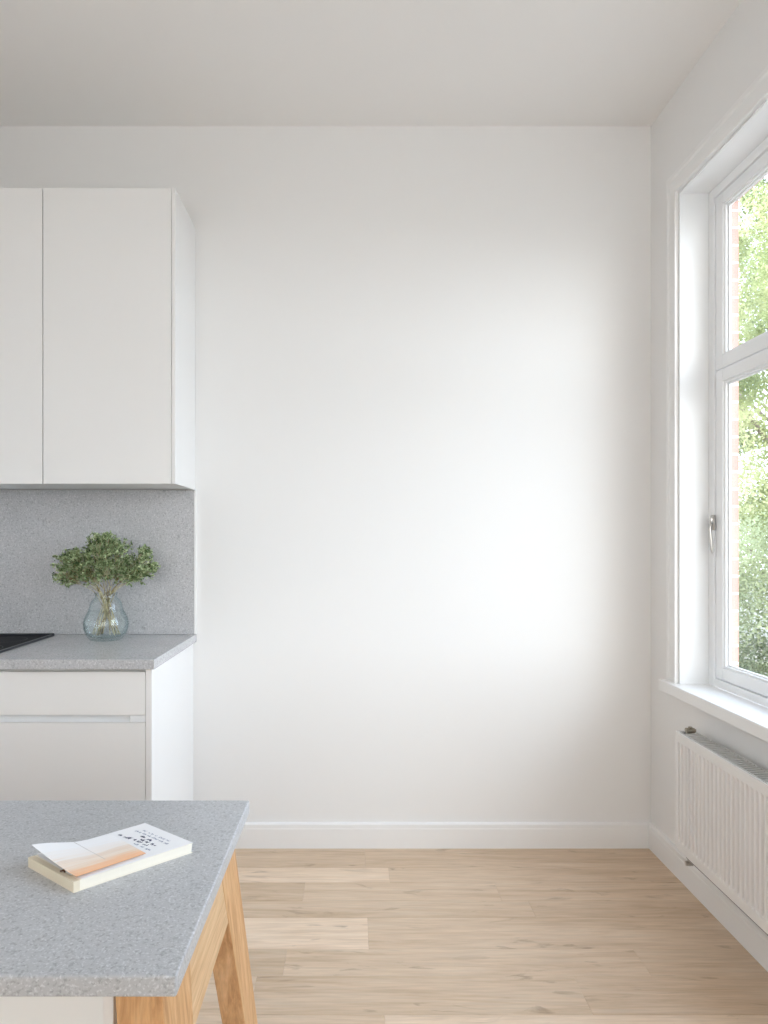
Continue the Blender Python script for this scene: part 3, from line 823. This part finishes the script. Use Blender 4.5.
# u along the length, lines stacked towards the far end
for k, ln in enumerate([(.018, .050, .143), (.040, .100, .147), (.060, .108, .155), (.050, .080, .163)]):
    o = scribble('line_of_handwriting', M['ink'], [ln], .0050, 0, 3 + k, .0013); o['label'] = 'dark blue handwriting'
for k, ln in enumerate([(.022, .112, .172), (.030, .105, .181), (.070, .110, .138)]):
    o = scribble('line_of_handwriting', M['inksoft'], [ln], .0042, 0, 15 + k, .0010); o['label'] = 'faded pen line'

# small loose sheet near the spine, partly under the card
def ls(s, t):
    return bp(.006 + s * .06, .020 + t * .098, BT + .0022 + .0028 * (1 - s) * (.3 + t))
sheet('loose_sheet', ls, 6, 6, M['paper'], 'small white slip under the curled peach card, near end of the notebook', 'paper')

# peach card: corners from where they lie, near end curls up
c_fr, c_rt, c_bk, c_lf = bp(.006, .004, 0), bp(.125, .012, 0), bp(.132, .120, 0), bp(.000, .128, 0)
def cd(s, t):
    a = c_fr.lerp(c_rt, s); b2 = c_lf.lerp(c_bk, s); p = a.lerp(b2, t)
    lift = .0065 * (1 - s) ** 1.2 * (.35 + t) + .014 * max(0, (t - .15)) ** 1.3 * (1 - s) ** 1.6 + .0012 * math.sin(s * 9) * t
    return Vector((p.x, p.y, TZ + BT + .0028 + lift))
card = sheet('peach_card', cd, 24, 12, M['card'], 'curled card with peach and white stripes on the notebook', 'card')
bm = bmesh.new()   # faint crease line across the card
for k in range(12):
    p = cd(.50 + .002 * k, 1 - k / 12 * .78); q = cd(.50 + .002 * (k + 1), 1 - (k + 1) / 12 * .78)
    add_tube(bm, [p + Vector((0, 0, .0006)), q + Vector((0, 0, .0006))], .00035, 4)
obj('crease', bm, M['cardline'], card, label='thin grey line across the card')
bm = bmesh.new()
p = cd(0, .30)
add_tube(bm, [p + Vector((-.004, .002, -.006)), p + Vector((0.002, 0.0, -.003)), p + Vector((.006, -.004, -.004))], [.0012, .0018, .0012], 8)
tag(obj('cord_knot', bm, M['twine'], smooth=True), 'dark brown knot of cord under the curled card edge', 'cord')

# ------------------------------------------------------------------ OUTDOORS
def blob_leaves(name, mat, parent, blobs, n, size, seed):
    r = random.Random(seed)
    verts = []; faces = []
    tot = sum(b[3] ** 2 for b in blobs)
    for (x, y, z, rr) in blobs:
        m_ = int(n * rr ** 2 / tot)
        for _ in range(m_):
            v = rdir(r); k = rr * r.uniform(.72, 1.04)
            c = Vector((x, y, z)) + v * k
            if c.z < 0.1: c.z = 0.1
            d = rdir(r); nn = (v + rdir(r) * .8).normalized()
            s = d.cross(nn)
            if s.length < .05: continue
            s.normalize(); d = nn.cross(s)
            L_ = size * r.uniform(.6, 1.3); W_ = L_ * .55
            i = len(verts)
            verts += [c - d * L_ * .5, c + s * W_ * .5, c + d * L_ * .5, c - s * W_ * .5]
            faces.append((i, i + 1, i + 2, i + 3))
    me = bpy.data.meshes.new(name)
    off = Vector(parent.location)
    me.from_pydata([tuple(v - off) for v in verts], [], faces); me.update()
    o = bpy.data.objects.new(name, me); COL.objects.link(o); o.parent = parent; me.materials.append(mat)
    return o
def tree(loc, h, spread, label, mat, seed, nl=26000, lsize=.11, low=.25, group='trees beyond the window'):
    r = random.Random(seed)
    t = thing('tree', label, 'tree', loc, group)
    x, y, z0 = loc
    bm = bmesh.new()
    add_tube(bm, [(x, y, z0), (x + .05, y, z0 + h * .25), (x - .04, y + .05, z0 + h * .5), (x, y, z0 + h * .8)], [.16, .12, .09, .03], 12)
    blobs = []
    for k in range(52):
        f = r.uniform(low, .97); rad_ = spread * (1 - abs(f - .55) * 1.1)
        a = r.uniform(0, 2 * math.pi); q = rad_ * math.sqrt(r.random())
        bx, by, bz = x + q * math.cos(a), y + q * math.sin(a), z0 + h * f
        blobs.append((bx, by, bz, r.uniform(.35, .75)))
        if k % 3 == 0:
            add_tube(bm, [(x, y, z0 + h * f * .6), ((x + bx) / 2, (y + by) / 2, z0 + h * f * .85), (bx, by, bz)], [.05, .035, .015], 6)
    obj('trunk', bm, M['bark'], t, smooth=True)
    blob_leaves('crown', mat, t, blobs, nl, lsize, seed + 1)
    return t
GZ = -.35
tree((6.7, 10.2, GZ), 7.6, 2.0, 'sunlit pale green tree right outside, seen through both window lights', M['treeleaf'], 21, 110000, .055, .12)
tree((11.4, 17.0, GZ), 11.0, 3.2, 'taller pale green tree behind, its top filling the upper light', M['treeleaf'], 33, 80000, .10, .15)
tree((12.0, 9.4, GZ), 7.6, 2.2, 'bushy yellow-green tree at the right edge of the window', M['treeleaf'], 45, 50000, .07, .15)
hd = thing('hedge', 'clipped dark green hedge along the garden below the trees', 'hedge', (4.2, 5.6, GZ))
hb = []
rr_ = random.Random(5)
for k in range(46):
    f = k / 45; hx = 3.2 + f * 2.6; hy_ = 6.7 - f * 2.8
    for zz in (.35, .95, 1.45):
        hb.append((hx + rr_.uniform(-.12, .12), hy_ + rr_.uniform(-.12, .12), GZ + zz + rr_.uniform(-.08, .08), .40))
blob_leaves('hedge_leaves', M['hedgeleaf'], hd, hb, 90000, .034, 77)
bm = bmesh.new()
for k in range(9):
    f = k / 8; hx = 3.2 + f * 2.6; hy_ = 6.7 - f * 2.8
    add_tube(bm, [(hx, hy_, GZ), (hx + .03, hy_, GZ + .7), (hx - .02, hy_ + .02, GZ + 1.5)], [.035, .03, .012], 6)
obj('stems', bm, M['bark'], hd)
# lawn
bm = bmesh.new(); add_box(bm, 1.515, 30, -20, 30, GZ - .1, GZ)
struct(obj('ground', bm, M['ground']), 'pale gravel ground outside the window')

# ------------------------------------------------------------------ LIGHT
w = bpy.data.worlds.new('sky'); scene.world = w; w.use_nodes = True
WN, WLk = w.node_tree.nodes, w.node_tree.links
bg = WN['Background']; bg.inputs['Strength'].default_value = 3.7
tc = WN.new('ShaderNodeTexCoord'); sp = WN.new('ShaderNodeSeparateXYZ'); WLk.new(tc.outputs['Generated'], sp.inputs[0])
cr = WN.new('ShaderNodeValToRGB'); e = cr.color_ramp.elements
e[0].position = 0.0; e[0].color = (0.80, 0.88, 1.0, 1); e[1].position = 0.9; e[1].color = (0.58, 0.74, 1.0, 1)
WLk.new(sp.outputs['Z'], cr.inputs['Fac'])
mr = WN.new('ShaderNodeMapRange')   # sky turns from cool to warm towards the back of the house
mr.inputs['From Min'].default_value = -0.95; mr.inputs['From Max'].default_value = -0.3; mr.inputs['To Min'].default_value = 1.0; mr.inputs['To Max'].default_value = 0.0
WLk.new(sp.outputs['Y'], mr.inputs['Value'])
wm = WN.new('ShaderNodeMix'); wm.data_type = 'RGBA'; wm.inputs['B'].default_value = (0.96, 0.94, 0.935, 1)
WLk.new(mr.outputs['Result'], wm.inputs['Factor']); WLk.new(cr.outputs['Color'], wm.inputs['A'])
WLk.new(wm.outputs['Result'], bg.inputs['Color'])
def sun(name, strength, col, travel, ang):
    l = bpy.data.lights.new(name, 'SUN'); l.energy = strength; l.color = col; l.angle = math.radians(ang)
    o = bpy.data.objects.new(name, l); COL.objects.link(o)
    o.rotation_mode = 'QUATERNION'; o.rotation_quaternion = Vector(travel).to_track_quat('-Z', 'Y')
    o.location = (4, -2, 5)
az = math.radians(25); el = math.radians(22)
sun('hazy_sun', 2.45, (0.72, 0.84, 1.0), (-math.cos(az) * math.cos(el), math.sin(az) * math.cos(el), -math.sin(el)), 66)
# portal telling the renderer where skylight enters
pl = bpy.data.lights.new('window_portal', 'AREA'); pl.shape = 'RECTANGLE'; pl.size = OY1 - OY0; pl.size_y = OZ1 - OZ0
pl.cycles.is_portal = True
po = bpy.data.objects.new('window_portal', pl); COL.objects.link(po)
po.location = (1.53, (OY0 + OY1) / 2, (OZ0 + OZ1) / 2)
po.rotation_mode = 'QUATERNION'; po.rotation_quaternion = Vector((-1, 0, 0)).to_track_quat('-Z', 'Z')

pl2 = bpy.data.lights.new('fill_window_portal', 'AREA'); pl2.shape = 'RECTANGLE'; pl2.size = QX1 - QX0; pl2.size_y = QZ1 - QZ0  # portal for the added window behind the viewer
pl2.cycles.is_portal = True
po2 = bpy.data.objects.new('fill_window_portal', pl2); COL.objects.link(po2)
po2.location = ((QX0 + QX1) / 2, WF - .19, (QZ0 + QZ1) / 2)
po2.rotation_euler = (math.pi / 2, 0, math.pi)

# ------------------------------------------------------------------ CAMERA AND VIEW
cam = bpy.data.cameras.new('camera'); co = bpy.data.objects.new('camera', cam); COL.objects.link(co)
co.location = (0, 0, CAMZ); co.rotation_euler = (math.pi / 2, 0, 0)
cam.sensor_fit = 'HORIZONTAL'; cam.sensor_width = 36; cam.lens = F / 768 * 36
cam.shift_x = (384 - CX) / 768; cam.shift_y = -(512 - CY) / 768
cam.clip_start = 0.02
scene.camera = co
scene.view_settings.view_transform = 'Standard'
try: scene.view_settings.look = 'None'
except Exception: pass
scene.view_settings.gamma = 1.0; scene.view_settings.use_curve_mapping = False
scene.view_settings.exposure = 0.46
cy = scene.cycles
cy.use_denoising = True
cy.max_bounces = 14; cy.diffuse_bounces = 8; cy.transmission_bounces = 12; cy.transparent_max_bounces = 16
cy.sample_clamp_indirect = 8
